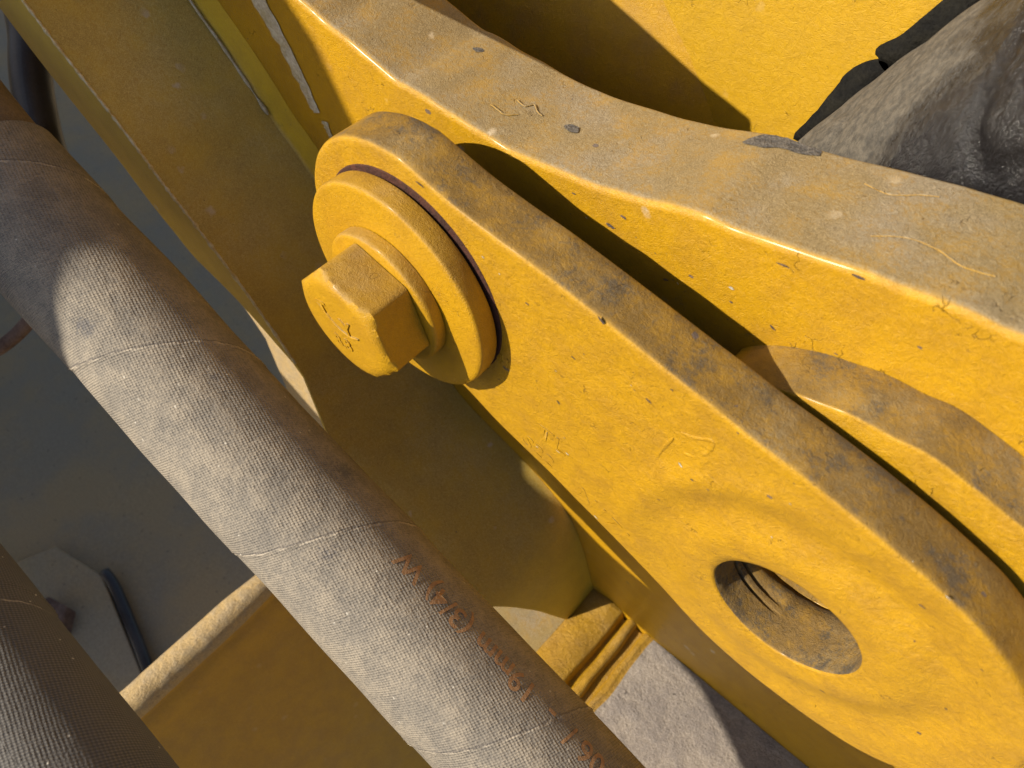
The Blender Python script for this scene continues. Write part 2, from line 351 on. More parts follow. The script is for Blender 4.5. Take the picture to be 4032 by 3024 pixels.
# boss standing off the plate around the link's far pin
boss = []
bt = [(-104, -500), (-97, -485), (-85, -473), (-67, -460), (-45, -448), (-23, -440), (4, -433), (29, -431), (52, -427), (77, -431), (103, -436), (135, -444), (180, -466), (240, -505), (290, -580), (300, -680), (260, -780), (150, -830), (0, -820), (-80, -700), (-102, -540)]
def bored_block(name, outl, y0, y1, c, r, mat, parent, bev=3.0):
    oc_ = [Vector(p) for p in catmull(outl, 6, closed=True)]; n = len(oc_); c = Vector(c)
    ar = sum(oc_[i].x*oc_[(i+1) % n].y-oc_[(i+1) % n].x*oc_[i].y for i in range(n)); sg = 1 if ar > 0 else -1
    vs = []; fs = []; rows = [(0, y1), (0, y0+bev), (0.3*bev, y0+0.3*bev), (bev, y0)]
    inn = []
    for k, (ins, y) in enumerate(rows):
        for i in range(n):
            t = (oc_[(i+1) % n]-oc_[i-1]).normalized(); nn = Vector((t.y, -t.x))*sg; q = oc_[i]-nn*ins
            w = 1.6*noise.noise(Vector((q.x*0.04, q.y*0.04, 5)))
            vs.append((q.x+w, y, q.y+w))
            if k == 3: inn.append(q)
    for rr, y in ((r+2, y0), (r, y0+2), (r, y1-0.5)):
        for i in range(n):
            d = (inn[i]-c).normalized(); vs.append((c.x+d.x*rr, y, c.y+d.y*rr))
    for k in range(6):
        for i in range(n):
            j = (i+1) % n; fs.append([k*n+i, k*n+j, (k+1)*n+j, (k+1)*n+i])
    fs.append([6*n+i for i in range(n)])
    return obj(name, vs, fs, mat, parent)
bored_block('boss', bt, 62, 111.5, (51, -638), 65, 'arm', side)

# ---- sloping arm casting (extruded along Y), with flared lower end
prof = [(-1526, 244), (-1272, 20), (-1099, -173), (-977, -336), (-927, -412), (-878, -466), (-834, -507), (-798, -546), (-768, -586), (-732, -620), (-661, -704), (-592, -814), (-529, -877), (-467, -935), (-407, -961), (-361, -977), (-305, -1002), (-246, -1048), (-209, -1129), (-188, -1200), (-169, -1264), (-153, -1284)]
pc = catmull(prof, 5)
def yfront(x):
    if x < -595: return -61
    if x < -450: return -61-62*min(1, (x+595)/150)
    if x < -246: return -123
    return -80+(x+246)*1.65
vs = []; fs = []; ys_n = 14
for p in pc:
    x, z = p.x, p.y; yf = yfront(x)
    for j in range(ys_n+1):
        y = 111.5+(yf-111.5)*j/ys_n
        sx = -(111.5-y)*0.0*max(0, min(1, (x+250)/60))
        vs.append((x+sx, y, z + 0.8*noise.noise(Vector((x*0.02, y*0.02, 0)))))
for i in range(len(pc)-1):
    for j in range(ys_n):
        a = i*(ys_n+1)+j; fs.append([a, a+1, a+ys_n+2, a+ys_n+1])
# front wall (thickness) and underside
nb = len(vs)
for i, p in enumerate(pc):
    x, z = p.x, p.y; q0 = pc[max(i-1, 0)]; q1 = pc[min(i+1, len(pc)-1)]
    t = Vector((q1.x-q0.x, q1.y-q0.y)).normalized(); nrm = Vector((t.y, -t.x))
    if nrm.y > 0: nrm = -nrm
    th = 116 if x < -712 else max(6, 116-(x+712)*0.98)
    vs.append((x+nrm.x*th, yfront(x), z+nrm.y*th)); vs.append((x+nrm.x*th, 111.5, z+nrm.y*th))
for i in range(len(pc)-1):
    a = i*(ys_n+1)+ys_n; b = (i+1)*(ys_n+1)+ys_n
    fs.append([a, nb+2*i, nb+2*i+2, b]); fs.append([nb+2*i, nb+2*i+1, nb+2*i+3, nb+2*i+2])
casting = thing('boom_casting', 'sloping dull yellow casting with a pale worn front edge, upper left', 'casting', (-863, -65, -620))
obj('ledge', vs, fs, 'boom', casting, bevel=3.5, seg=4, angle=50)
# web under the ledge, lit through the gap below its edge
web = [(-1010, -880), (-930, -830), (-760, -800), (-650, -880), (-560, -960), (-450, -1080), (-400, -1150), (-600, -1500), (-960, -1480), (-925, -1368), (-911, -1234), (-903, -1066), (-960, -960)]
prism('web', web, 20, 110, 'lip', casting, bevel=6)
# chalky water stain lines along the fillet
def strip_on_plate(name, pts, w0, w1, y, mat, parent):
    c = catmull(pts, 6); vs = []; fs = []
    for i, p in enumerate(c):
        q0 = c[max(i-1, 0)]; q1 = c[min(i+1, len(c)-1)]; t = (q1-q0).normalized(); nn = Vector((t.y, -t.x))
        w = (w0+(w1-w0)*i/(len(c)-1))*(1+0.35*noise.noise(Vector((i*0.35, 3, y))))*0.5
        vs.append((p.x-nn.x*w, y, p.y-nn.y*w)); vs.append((p.x+nn.x*w, y, p.y+nn.y*w))
    for i in range(len(c)-1): fs.append([2*i, 2*i+1, 2*i+3, 2*i+2])
    return obj(name, vs, fs, mat, parent)
# fillet weld between casting and plate
fp = [p for p in pc if p.x < -700]
fv = []; ff = []
K = 8
for p in fp:
    i = [j for j in range(len(pc)) if (pc[j]-p).length < 1e-6][0]
    q0 = pc[max(i-1, 0)]; q1 = pc[min(i+1, len(pc)-1)]; t = Vector((q1.x-q0.x, q1.y-q0.y)).normalized(); up = Vector((-t.y, t.x))
    if up.y < 0: up = -up
    R_ = 46
    for a in range(K+1):
        ph = math.pi/2*a/K
        yy = 111.6-9*(1-math.sin(ph)); hh = R_*(1-math.cos(ph))
        fv.append((p.x+up.x*(hh+0.6), yy, p.y+up.y*(hh+0.6)))
for i in range(len(fp)-1):
    for a in range(K):
        b = i*(K+1)+a; ff.append([b, b+1, b+K+2, b+K+1])
obj('fillet', fv, ff, 'boom', casting)
def chalk(name, pts, w0, w1, y, seed):
    c = catmull(pts, 10); n = len(c); vs = []; fs = []
    for i, p in enumerate(c):
        q0 = c[max(i-1, 0)]; q1 = c[min(i+1, n-1)]; t = (q1-q0).normalized(); nn = Vector((-t.y, t.x))
        w = w0+(w1-w0)*i/(n-1); a = w*(0.5+0.30*noise.noise(Vector((i*0.22, seed, 0)))); b = w*(0.5+0.35*noise.noise(Vector((i*0.5, seed+9, 0))))
        vs.append((p.x+nn.x*a, y, p.y+nn.y*a)); vs.append((p.x-nn.x*b, y, p.y-nn.y*b))
    for i in range(n-1): fs.append([2*i, 2*i+1, 2*i+3, 2*i+2])
    return obj(name, vs, fs, 'chalk', casting)
chalk('chalk_streak', [(-778, -350), (-744, -402), (-712, -450), (-688, -500), (-676, -528)], 36, 15, 110.9, 1)
chalk('chalk_streak', [(-664, -534), (-660, -546), (-656, -556)], 12, 8, 110.9, 5)
# pale worn paint along the front edge of the ledge
def edge_line(name, pts, r, mat, parent, seed=0):
    vs = []; fs = []; n = len(pts); K = 6
    for i, p in enumerate(pts):
        d = (Vector(pts[min(i+1, n-1)])-Vector(pts[max(i-1, 0)])).normalized(); a = d.cross(Vector((0, 1, 0))).normalized(); b = d.cross(a)
        rr = r*(0.8+0.9*noise.noise(Vector((i*0.33, seed, 2))))
        for k in range(K): ph = 2*math.pi*k/K; vs.append(Vector(p)+a*rr*math.cos(ph)+b*rr*math.sin(ph))
    for i in range(n-1):
        for k in range(K): fs.append([i*K+k, i*K+(k+1) % K, (i+1)*K+(k+1) % K, (i+1)*K+k])
    return obj(name, vs, fs, mat, parent)
edge_line('chalk_streak', [(p.x, 101+0.0*p.y, p.y+0.6) for p in catmull([(-960, -326), (-920, -400), (-877, -462), (-840, -498), (-806, -536), (-775, -572)], 8)], 2.4, 'chalk', casting, 4)
_fe = catmull([(p.x, yfront(p.x), p.y) for p in pc if -1150 < p.x < -600], 6)
edge_line('worn_edge', [(p.x+0.2, p.y+0.2, p.z-0.3) for p in _fe], 2.3, 'wornedge', casting)

# ---- flat lower body with weld beads (extruded along Y)
low = [(-176, -1249), (-168, -1244), (-140, -1236), (-118, -1240), (-110, -1245), (-105, -1262), (-100, -1263), (-95, -1250), (-86, -1244), (-79, -1250), (-75, -1268), (-68, -1270), (-62, -1254), (-54, -1250), (-45, -1252), (20, -1251), (300, -1251), (900, -1251)]
lc = catmull(low, 3)
def body_strip(name, i0, i1, mat, dz=0.0):
    vs = []; fs = []; ny = 40
    seg = lc[i0:i1+1]
    for p in seg:
        for j in range(ny+1):
            y = 111-300*j/ny
            w = 2.6*noise.noise(Vector((p.x*0.02, y*0.02, 5)))
            w2 = 3.2*noise.noise(Vector((p.x*0.03+7, y*0.025, 1)))
            xx = p.x - (111-y)*0.02 + (w2 if p.x < 100 else 0)
            vs.append((xx, y, p.y+w+dz))
    m = ny+1
    for i in range(len(seg)-1):
        for j in range(ny):
            a = i*m+j; fs.append([a, a+1, a+m+1, a+m])
    return obj(name, vs, fs, mat, lower)
lower = thing('lower_frame', 'lower frame rail with yellow weld beads and bare grey dusty steel', 'frame rail', (0, 0, -1300))
ig = [i for i, p in enumerate(lc) if p.x > -47][0]
body_strip('painted_weld_bead', 0, ig, 'slab'); body_strip('steel_deck', ig, len(lc)-1, 'steel')
prism('rail_side', [(-176, -1262), (900, -1262), (900, -1500), (-176, -1500)], -195, 111, 'slab', lower, bevel=4)

prism('deck_gusset', [(-370, -1254), (-177, -1251), (-177, -1275), (-370, -1278)], -125, 80, 'tan', lower, bevel=2.5)

# ---- dark belly plate far below
bv = []; bf = []; nb = 40
for i in range(nb+1):
    for j in range(nb+1):
        x = -9000+11500*i/nb; y = -2600+8600*j/nb
        bv.append((x, y, -1900+14*noise.noise(Vector((x*0.002, y*0.002, 0)))))
for i in range(nb):
    for j in range(nb):
        a = i*(nb+1)+j; bf.append([a, a+1, a+nb+2, a+nb+1])
bp = obj('belly_plate', bv, bf, 'belly'); bp['kind'] = 'structure'
bp['label'] = 'dark grey dusty belly plate seen in the gaps below the hose'

# ---- yellow guard box with rolled lip, lower left
guard = thing('guard_panel', 'shaded ochre guard panel with a sunlit rolled top lip beside the lower hose', 'guard panel', (-600, -400, -1900))
n = 26; R1 = 27
pr = []
for i in range(n+1):                                        # rolled lip
    a = math.radians(235-270*i/n); pr.append((-617+R1*math.cos(a), -1257+R1*math.sin(a)))
end = [(-600, -1292), (-590, -1320), (-560, -1400), (-430, -1650), (-270, -1885), (-240, -1930)]
vs = []; fs = []; ny = 50
def lipw(y): return 1.6*noise.noise(Vector((y*0.03, 1, 2)))+1.0*noise.noise(Vector((y*0.09, 1, 2)))
for p in pr:
    for j in range(ny+1):
        y = -578+608*j/ny; w = lipw(y); taper = 1.0 if y < -330 else max(0.12, 1-(y+330)/380)
        vs.append((-617+(p[0]+617)*taper+w, y, -1257+(p[1]+1257)*taper+w))
m = ny+1
for i in range(len(pr)-1):
    for j in range(ny):
        a = i*m+j; fs.append([a, a+1, a+m+1, a+m])
obj('rolled_lip', vs, fs, 'lip', guard)
pl = [(-600, -1272), (-603, -1292)] + end[1:]
pl = [(p.x, p.y) for p in catmull(pl, 6)]
vs = []; fs = []
for p in pl:
    for j in range(ny+1):
        y = -578+678*j/ny; vs.append((p[0], y, p[1]))
for i in range(len(pl)-1):
    for j in range(ny):
        a = i*m+j; fs.append([a, a+1, a+m+1, a+m])
obj('panel', vs, fs, 'box', guard)

# ---- rear yellow panel (upper right) and its canted left face
rear = thing('rear_panel', 'bright yellow rear panel with pitted paint, above the side plate', 'panel', (0, 420, -900))
rv = []; rf = []
cre = [(-520, -300), (-413, -423), (-391, -446), (-373, -464), (-357, -482), (-300, -560), (-200, -760), (-120, -1000)]
cr = catmull(cre, 6); nx = 24
for p in cr:
    for j in range(nx+1): rv.append((p.x+(1400-p.x)*j/nx, 420, p.y))
for i in range(len(cr)-1):
    for j in range(nx):
        a = i*(nx+1)+j; rf.append([a, a+1, a+nx+2, a+nx+1])
rv2 = [(-520, 420, -300), (1400, 420, -300), (1400, 420, 400), (-900, 420, 400)]
b0 = len(rv); rv += rv2; rf.append([b0, b0+1, b0+2, b0+3])
obj('rear_face', rv, rf, 'back', rear)
cv = []; cf = []
cr2 = [Vector((-900, 400))]+list(cr)
for p in cr2: cv += [(p.x+0.6, 420.3, p.y), (p.x-30, 414, p.y), (p.x-1200, 0 if False else 150, p.y)]
for i in range(len(cr2)-1):
    a = 3*i; cf += [[a, a+1, a+4, a+3], [a+1, a+2, a+5, a+4]]
obj('canted_face', cv, cf, 'box', rear)
k_ = 720/648
def sealant(pts):
    c = catmull([(a*k_, b*k_) for a, b in pts], 6, closed=True); out = []
    for i, p in enumerate(c):
        w = 1.6*noise.noise(Vector((p.x*0.15, p.y*0.15, 3)))+0.9*noise.noise(Vector((p.x*0.5, p.y*0.5, 3)))
        out.append((p.x+w, p.y+w))
    prism('black_sealant', out, 417.2, 419.8, 'gasket', rear, bevel=0)
sealant([(-196, -458), (-186, -425), (-178, -398), (-172, -377), (-163, -364), (-152, -356), (-140, -358), (-140, -390), (-160, -440)])
sealant([(-156, -349), (-152, -341), (-143, -331), (-134, -314), (-128, -302), (-116, -284), (-96, -280), (-104, -318), (-120, -345), (-140, -362)])

# ---- dusty black boot / conduit at upper right
boot = thing('rubber_boot', 'dusty black rubber covered tube crossing the upper right corner', 'rubber boot', (-60, 390, -480))
def rb(s, th):
    rg = 1-abs(noise.noise(Vector((s*0.009+th*0.9, th*1.2, 3.3))))*2
    return 130-4.5*max(0, rg-0.78)/0.22+5*noise.noise(Vector((s*0.012, math.cos(th)*1.6, math.sin(th)*1.6)))+2.2*noise.noise(Vector((s*0.03, math.cos(th)*5, math.sin(th)*5+9)))
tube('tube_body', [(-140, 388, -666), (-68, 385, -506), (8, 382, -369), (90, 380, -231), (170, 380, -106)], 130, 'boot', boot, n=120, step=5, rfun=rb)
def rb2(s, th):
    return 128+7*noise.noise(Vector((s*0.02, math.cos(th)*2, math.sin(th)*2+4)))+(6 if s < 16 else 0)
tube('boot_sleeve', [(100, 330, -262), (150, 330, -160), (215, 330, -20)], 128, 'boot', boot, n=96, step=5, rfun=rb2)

# ---- unseen added slabs, outlined to cast the shade at left and rear
def sun_poly(name, poly, t0, t1, label, cat, mat='box'):
    vs = []; n = len(poly)
    for t in (t0, t1):
        for (a, b) in poly: vs.append((a+0.60*t, t, b-0.78*t))
    fs = [list(range(n)), list(range(2*n-1, n-1, -1))]+[[i, (i+1) % n, n+(i+1) % n, n+i] for i in range(n)]
    o = obj(name, vs, fs, mat, None, bevel=4); tag(o, label, cat); return o
sun_poly('shade_slab_left', [(-800, -225), (-746, -308), (-713, -341), (-680, -410), (-610, -545), (-548, -665), (-510, -705), (-468, -770), (-448, -835), (-520, -880), (-640, -905), (-760, -920), (-1000, -960), (-1000, -1100), (-700, -1300), (-700, -1900), (-480, -2100), (-480, -2700), (-6500, -2700), (-6500, -1100), (-2200, -900), (-2200, -225)], -1500, -1380, 'added yellow shade slab, unseen, outside the frame to the upper left', 'boom')  # added blocker, outline follows the shade edges wanted on plate, casting and hose
sun_poly('shade_slab_rear', [(-1500, 150), (-713, -122), (-671, -137), (-594, -166), (-524, -184), (-508, -240), (-1500, -240)], 40, 70, 'added yellow shade slab, unseen, just above the frame over the side plate', 'link')  # added blocker, shaped to darken the lower left of the rear panel

# ==================================================================== THE BOLTED LINK
AXc = (-401, -514); HC = (51, -638)
link = thing('link_arm', 'forged yellow link bolted at its round left end, with an open pin hole at right', 'link arm', (-401, 58, -514))
ol = []
for a in range(84, 236, 6):
    ol.append((AXc[0]+135*math.cos(math.radians(a)), AXc[1]+135*math.sin(math.radians(a))))
ol += [(-420, -646), (-375, -650), (-337, -657), (-290, -678), (-249, -691), (-212, -702), (-178, -715), (-147, -726), (-106, -741), (-55, -762), (-21, -779), (12, -792), (62, -800), (114, -797), (150, -790), (178, -780), (205, -758), (226, -720), (238, -675), (240, -630), (231, -580), (212, -540), (186, -510), (169, -495), (152, -483), (134, -473), (115, -466), (89, -458), (60, -451), (24, -444), (-9, -439), (-43, -435), (-76, -429), (-103, -425), (-175, -413), (-244, -403), (-276, -400), (-318, -395), (-345, -390)]
oc = catmull(ol, 9, closed=True)
# resample outline evenly
Lc = [0]
for i in range(len(oc)): Lc.append(Lc[-1]+(oc[(i+1) % len(oc)]-oc[i]).length)
NT_ = 520; res = []; j = 0
for i in range(NT_):
    s = Lc[-1]*i/NT_
    while Lc[j+1] < s: j += 1
    t = (s-Lc[j])/max(1e-9, Lc[j+1]-Lc[j]); res.append(oc[j].lerp(oc[(j+1) % len(oc)], t))
oc = res; cen = Vector(HC)
def onorm(i):
    t = (oc[(i+2) % NT_]-oc[i-2]).normalized(); nn = Vector((t.y, -t.x))
    return nn
area = sum(oc[i].x*oc[(i+1) % NT_].y-oc[(i+1) % NT_].x*oc[i].y for i in range(NT_))
sgn = 1 if area > 0 else -1
def face_h(x, z):
    """height of the forged face toward the camera (-Y)"""
    dx, dz = x-HC[0], z-HC[1]; r = math.hypot(dx, dz); th = math.atan2(dz, dx)
    h = 0.0
    # shallow valley ringing the raised eye; strongest above and to the right
    wgt = 0.55+0.45*math.cos(th-0.6)
    h -= 5.6*wgt*math.exp(-((r-(128+8*math.cos(th-1.2)))/22)**2)
    h += 3.0*math.exp(-((r-92)/22)**2)
    # raised shoulder left of the eye
    h += 4.5*math.exp(-((r-158)/18)**2)*max(0, math.cos(th-2.75))**2
    h += 1.3*noise.noise(Vector((x*0.012, z*0.012, 0)))+0.55*noise.noise(Vector((x*0.05, z*0.05, 4)))
    # flat machined seat under the washer
    d = math.hypot(x-AXc[0], z-AXc[1]); f = min(1, max(0, (d-118)/25)); return h*f
rings = []
vs = []
edge = [(0.0, 6.5), (0.25, 4.2), (1.1, 2.1), (2.6, 0.6), (5.0, 0.0)]   # inset, y
for ins, y in [(2.0, 49.0), (0.0, 46.5), (0, 36), (0, 24), (0, 12)]+edge:
    for i in range(NT_):
        q = oc[i]-onorm(i)*sgn*ins*1.0
        w = 0.9*noise.noise(Vector((q.x*0.03, q.y*0.03, 2))) if ins == 0 else 0
        draft = 0.0
        vs.append((q.x+onorm(i).x*sgn*w, y, q.y+onorm(i).y*sgn*w))
NR = 64
inner0 = [oc[i]-onorm(i)*sgn*5.0 for i in range(NT_)]
for k in range(1, NR+1):
    t = k/NR
    for i in range(NT_):
        p = inner0[i]; d = (p-cen); h = cen+d.normalized()*69.0
        q = p.lerp(h, t)
        e = min(1, t*6)
        y = -face_h(q.x, q.y)*e
        vs.append((q.x, y, q.y))
holeprof = [(68.2, 0.8), (67.4, 2.2), (67.0, 8), (66.5, 20), (66, 28.6), (66, 29), (72, 29.4), (72, 32.6), (66, 33.0), (65.6, 35), (65, 38), (65, 38.5), (70, 39), (70, 42.6), (64.5, 43), (64.5, 61.8)]
for r, y in holeprof:
    for i in range(NT_):
        d = (inner0[i]-cen).normalized(); ga = math.degrees(math.atan2(d.y, d.x)) % 360
        gf = max(0.0, min(1.0, (ga-120)/25))*max(0.0, min(1.0, (272-ga)/45)); rr_ = 66.0+(r-66.0)*gf if 28 < y < 44 else r
        rr_ += 0.9*noise.noise(Vector((d.x*5, d.y*5, y*0.12))) if y > 4 else 0
        vs.append((cen.x+d.x*rr_, y, cen.y+d.y*rr_))
rows = 5+len(edge)+NR; tot_r = rows+len(holeprof)
def ringfaces(k0, k1): return [[k*NT_+i, k*NT_+(i+1) % NT_, (k+1)*NT_+(i+1) % NT_, (k+1)*NT_+i] for k in range(k0, k1) for i in range(NT_)]
fs = ringfaces(0, rows)
lk = obj('link_body', vs[:(rows+1)*NT_], fs, 'arm', link)
bvs = vs[rows*NT_:]+vs[:NT_]                       # bore wall, then the back rim of the link
obj('pin_bore', bvs, ringfaces(0, len(holeprof)), 'bore', link)
# forged marks on the link face
def marks(name, txt, px, pz, ang, size, h=0.9, bold=0.3):
    a = math.radians(ang)
    return raised_text(name, txt, (px, 0.4, pz), (math.cos(a), 0, math.sin(a)), (-math.sin(a), 0, math.cos(a)), size, h, 'arm', link, bold, face_h)
marks('forged_mark', 'TL', -232, -640, -4, 34)
marks('forged_mark', 'S22', -252, -676, -14, 30)
marks('forged_mark', 'N171', -178, -699, -17, 34, 0.9, 0.15)
marks('forged_mark', '041', -300, -560, -5, 22, 0.9)
def wire_mark(name, pts, w, h, parent, y0=0.0, mat='arm'):
    c = catmull(pts, 6); vs = []; fs = []; K = 6
    for i, p in enumerate(c):
        q0 = c[max(i-1, 0)]; q1 = c[min(i+1, len(c)-1)]; t = (q1-q0).normalized(); nn = Vector((t.y, -t.x))
        ww = w*(0.75+0.5*noise.noise(Vector((i*0.6, w, 1)))+0.2)*min(1, 0.35+min(i, len(c)-1-i)*0.3)
        for a in range(K+1):
            ph = math.pi*a/K; vs.append((p.x+nn.x*ww*math.cos(ph), y0+0.3-h*math.sin(ph), p.y+nn.y*ww*math.cos(ph)))
    for i in range(len(c)-1):
        for a in range(K): b = i*(K+1)+a; fs.append([b, b+1, b+K+2, b+K+1])
    return obj(name, vs, fs, mat, parent)
wire_mark('casting_ridge', [(-92, -481), (-80, -476), (-68, -466), (-66, -474), (-68, -486), (-74, -498), (-84, -504)], 2.2, 1.0, link)
wire_mark('casting_ridge', [(-96, -494), (-101, -515), (-104, -536), (-107, -556), (-104, -570), (-97, -583)], 2.0, 0.9, link)

def chip(name, x, z, y, w, h, ang, mat, parent, hf=None, seed=0):
    """thin irregular flake mark on a face looking toward -Y"""
    n = 14; vs = [(0.0, 0.0)]; a0 = math.radians(ang)
    for i in range(n):
        a = 2*math.pi*i/n; r = 0.75+0.5*noise.noise(Vector((math.cos(a)*1.5, math.sin(a)*1.5, seed*3.1)))
        px, pz = w*r*math.cos(a), h*r*math.sin(a); vs.append((px*math.cos(a0)-pz*math.sin(a0), px*math.sin(a0)+pz*math.cos(a0)))
    V = [(x+a, y-(hf(x+a, z+b) if hf else 0)-0.35, z+b) for a, b in vs]
    return obj(name, V, [[0, i+1, (i+1) % n+1] for i in range(n)], mat, parent)
for q, (x, z, w, h, a, m) in enumerate([(-177, -414, 6, 1.6, -40, 'chipdark'), (-249, -450, 3.2, 1.0, -10, 'chipdark'), (-192, -634, 3.4, 1.2, -10, 'chipwhite'), (-204, -643, 3.4, 1.2, -8, 'chipwhite'),
        (-231, -665, 3.2, 1.1, -10, 'chipwhite'), (-146, -717, 4, 1.4, -25, 'chipwhite'), (-69, -525, 2.2, 1.0, 10, 'chipdark'), (-125, -470, 4.5, 1.0, -15, 'chipdark'), (187, -666, 2.5, 1.6, 60, 'chipdark'), (118, -709, 3.5, 1.2, 0, 'chipdark'), (-366, -392, 7, 1.3, -8, 'chipdark')]):
    chip('paint_chip', x, z, 0, w, h, a, m, link, face_h, q)
for q, (x, z, w, h, a, m) in enumerate([(-239, -427, 4.5, 2.0, -5, 'chipdark'), (-250, -444, 7, 2.6, -5, 'chipdark'), (-292, -432, 2.5, 1.0, 0, 'chipdark'), (-49, -366, 5, 1.6, 5, 'chipdark'), (-99, -389, 6, 1.3, 10, 'chipdark'), (-129, -436, 4, 1.5, 0, 'chipwhite')]):
    chip('paint_chip', x, z, 112, w, h, a, m, side, None, q+20)
rnd = random.Random(11)
for q in range(26):
    u_ = rnd.random(); x = -300+480*u_; z = -425-rnd.random()**1.5*200-25*u_
    if math.hypot(x-HC[0], z-HC[1]) < 80: continue
    sz = 0.8+1.6*rnd.random()**3
    chip('paint_chip', x, z, 0, sz*1.5, sz*0.7, rnd.uniform(-60, 20), rnd.choice(['chipdark', 'chipdark', 'chipwhite']), link, face_h, q+50)
for q in range(22):
    x = rnd.uniform(-320, 60); z = -440-rnd.random()*40
    sz = 0.8+1.8*rnd.random()**3
    chip('paint_chip', x, z, 112, sz*1.6, sz*0.7, rnd.uniform(-40, 30), rnd.choice(['chipdark', 'chipdark', 'chipwhite']), side, None, q+90)
def ztop(x):
    for (x0, z0), (x1, z1) in zip(topc, topc[1:]):
        if x0 <= x <= x1: return z0+(z1-z0)*(x-x0)/max(1e-6, x1-x0)
    return -400
def top_patch(name, pts, mat, parent):
    c = catmull(pts, 5, closed=True); cx = sum(p.x for p in c)/len(c); cy = sum(p.y for p in c)/len(c)
    K = 4; vs = [(cx, cy, ztop(cx)+1.0)]; n = len(c); fs = []
    for k in range(1, K+1):
        for i, p in enumerate(c):
            w = 1.0+(0.16*noise.noise(Vector((p.x*0.2, p.y*0.2, 3))) if k == K else 0)
            x = cx+(p.x-cx)*k/K*w; y = cy+(p.y-cy)*k/K*w; vs.append((x, y, ztop(x)+1.0+0.9*noise.noise(Vector((x*0.02, y*0.02, 1)))*0))
    for i in range(n): fs.append([0, 1+i, 1+(i+1) % n])
    for k in range(K-1):
        for i in range(n): j = (i+1) % n; fs.append([1+k*n+i, 1+k*n+j, 1+(k+1)*n+j, 1+(k+1)*n+i])
    return obj(name, vs, fs, mat, parent)
top_patch('grey_smear', [(-196, 217), (-188, 232), (-168, 237), (-140, 236), (-136, 229), (-150, 223), (-165, 222), (-180, 214)], 'smear', side)
top_patch('grey_smear', [(-352, 170), (-346, 176), (-338, 175), (-334, 168), (-341, 165)], 'smear', side)
top_patch('paint_chip', [(-500, 203), (-494, 209), (-488, 207), (-492, 201)], 'smear', side)
def scratch(pts, w):
    c = catmull(pts, 5); vs = []; fs = []
    for i, p in enumerate(c):
        t = (c[min(i+1, len(c)-1)]-c[max(i-1, 0)]).normalized(); nn = Vector((-t.y, t.x)); ww = w*(0.6+0.8*abs(noise.noise(Vector((i*0.7, w, 2)))))
        for sgn_, h in ((-1, 0.2), (0, 1.1), (1, 0.2)): vs.append((p.x+nn.x*ww*sgn_, p.y+nn.y*ww*sgn_, ztop(p.x)+0.6+h))
    for i in range(len(c)-1):
        for a in (0, 1): b = 3*i+a; fs.append([b, b+1, b+4, b+3])
    obj('lifted_paint_flake', vs, fs, 'plate', side)
scratch([(-425, 149), (-416, 148), (-405, 147), (-396, 156)], 1.1)
scratch([(-412, 172), (-400, 170), (-395, 178), (-386, 172), (-378, 170)], 1.1)
scratch([(-60, 150), (-40, 160), (-18, 158), (0, 150), (20, 152)], 1.0)
scratch([(-90, 208), (-70, 203), (-52, 212), (-40, 216)], 1.0)

# rust ring where the washer has rubbed
lathe('rust_ring', [(-0.6, 60), (-0.8, 114.5), (-0.1, 115.5), (1, 115.5)], -396+2.5, -523+5.5, 'rust', link, cap_front=False, cap_back=False)
# ---- retaining washer, its own thing
AXc = (-396, -523)
wsh = thing('retaining_washer', 'thick round yellow washer plate clamped under the bolt head', 'washer', (AXc[0], -2, AXc[1]))
W = [(-2.6, 104), (-3.0, 112), (-4.0, 114.8), (-7, 115.6), (-21.8, 115.6), (-23.6, 115.2), (-24.9, 114.0), (-25.6, 112.0), (-25.9, 109.5), (-25.7, 70), (-25.7, 1)]
lathe('washer_disc', W[::-1], AXc[0], AXc[1], 'disc', wsh, n=200, wob=0.5)
# ---- bolt
bolt = thing('hex_bolt', 'yellow painted hex bolt with a raised maker mark on its head', 'bolt', (AXc[0], -26, AXc[1]))
F = [(-25.0, 69), (-26.5, 71.5), (-36, 71.8), (-38.5, 71.2), (-40.0, 69.8), (-40.6, 67.5), (-40.6, 50), (-40.6, 1)]
lathe('flange', F[::-1], AXc[0], AXc[1], 'disc', bolt, n=160, wob=0.4)
R6 = 66.0; y0, y1 = -41.4, -88
bm = bmesh.new(); layers = []
def hexr(a, off=-12):
    b = (math.degrees(a)-off) % 60-30; return R6*math.cos(math.radians(30))/math.cos(math.radians(b))
vs = []; fs = []; n = 240; levels = []
cosw = R6*math.cos(math.radians(30))
for lev in range(0, 16):
    f = lev/15; y = y0+(y1-y0)*f
    for i in range(n):
        a = 2*math.pi*i/n; rh = hexr(a)
        # soften the vertical edges
        b = abs((math.degrees(a)+12) % 60); b = min(b, 60-b)
        rh -= 1.0*max(0, 1-b/2.4)
        # 30 degree chamfer cone
        cone = cosw*0.955+(y-y1)*1.75
        r = min(rh, cone) if y < y0+38 or True else rh
        vs.append((AXc[0]+r*math.cos(a), y, AXc[1]+r*math.sin(a)))
hn = 10
for lv in range(1, hn+1):
    f = 1-lv/hn
    for i in range(n):
        a = 2*math.pi*i/n; r = cosw*0.955*f; x_, z_ = r*math.cos(a), r*math.sin(a)
        vs.append((AXc[0]+x_, y1-1.2*min(1, lv)-0.8*noise.noise(Vector((x_*0.06, z_*0.06, 8))), AXc[1]+z_))
for k in range(15+hn):
    for i in range(n):
        j = (i+1) % n; fs.append([k*n+i, k*n+j, (k+1)*n+j, (k+1)*n+i])
head = obj('bolt_head', vs, fs, 'disc', bolt)
head.data.set_sharp_from_angle(angle=math.radians(50))
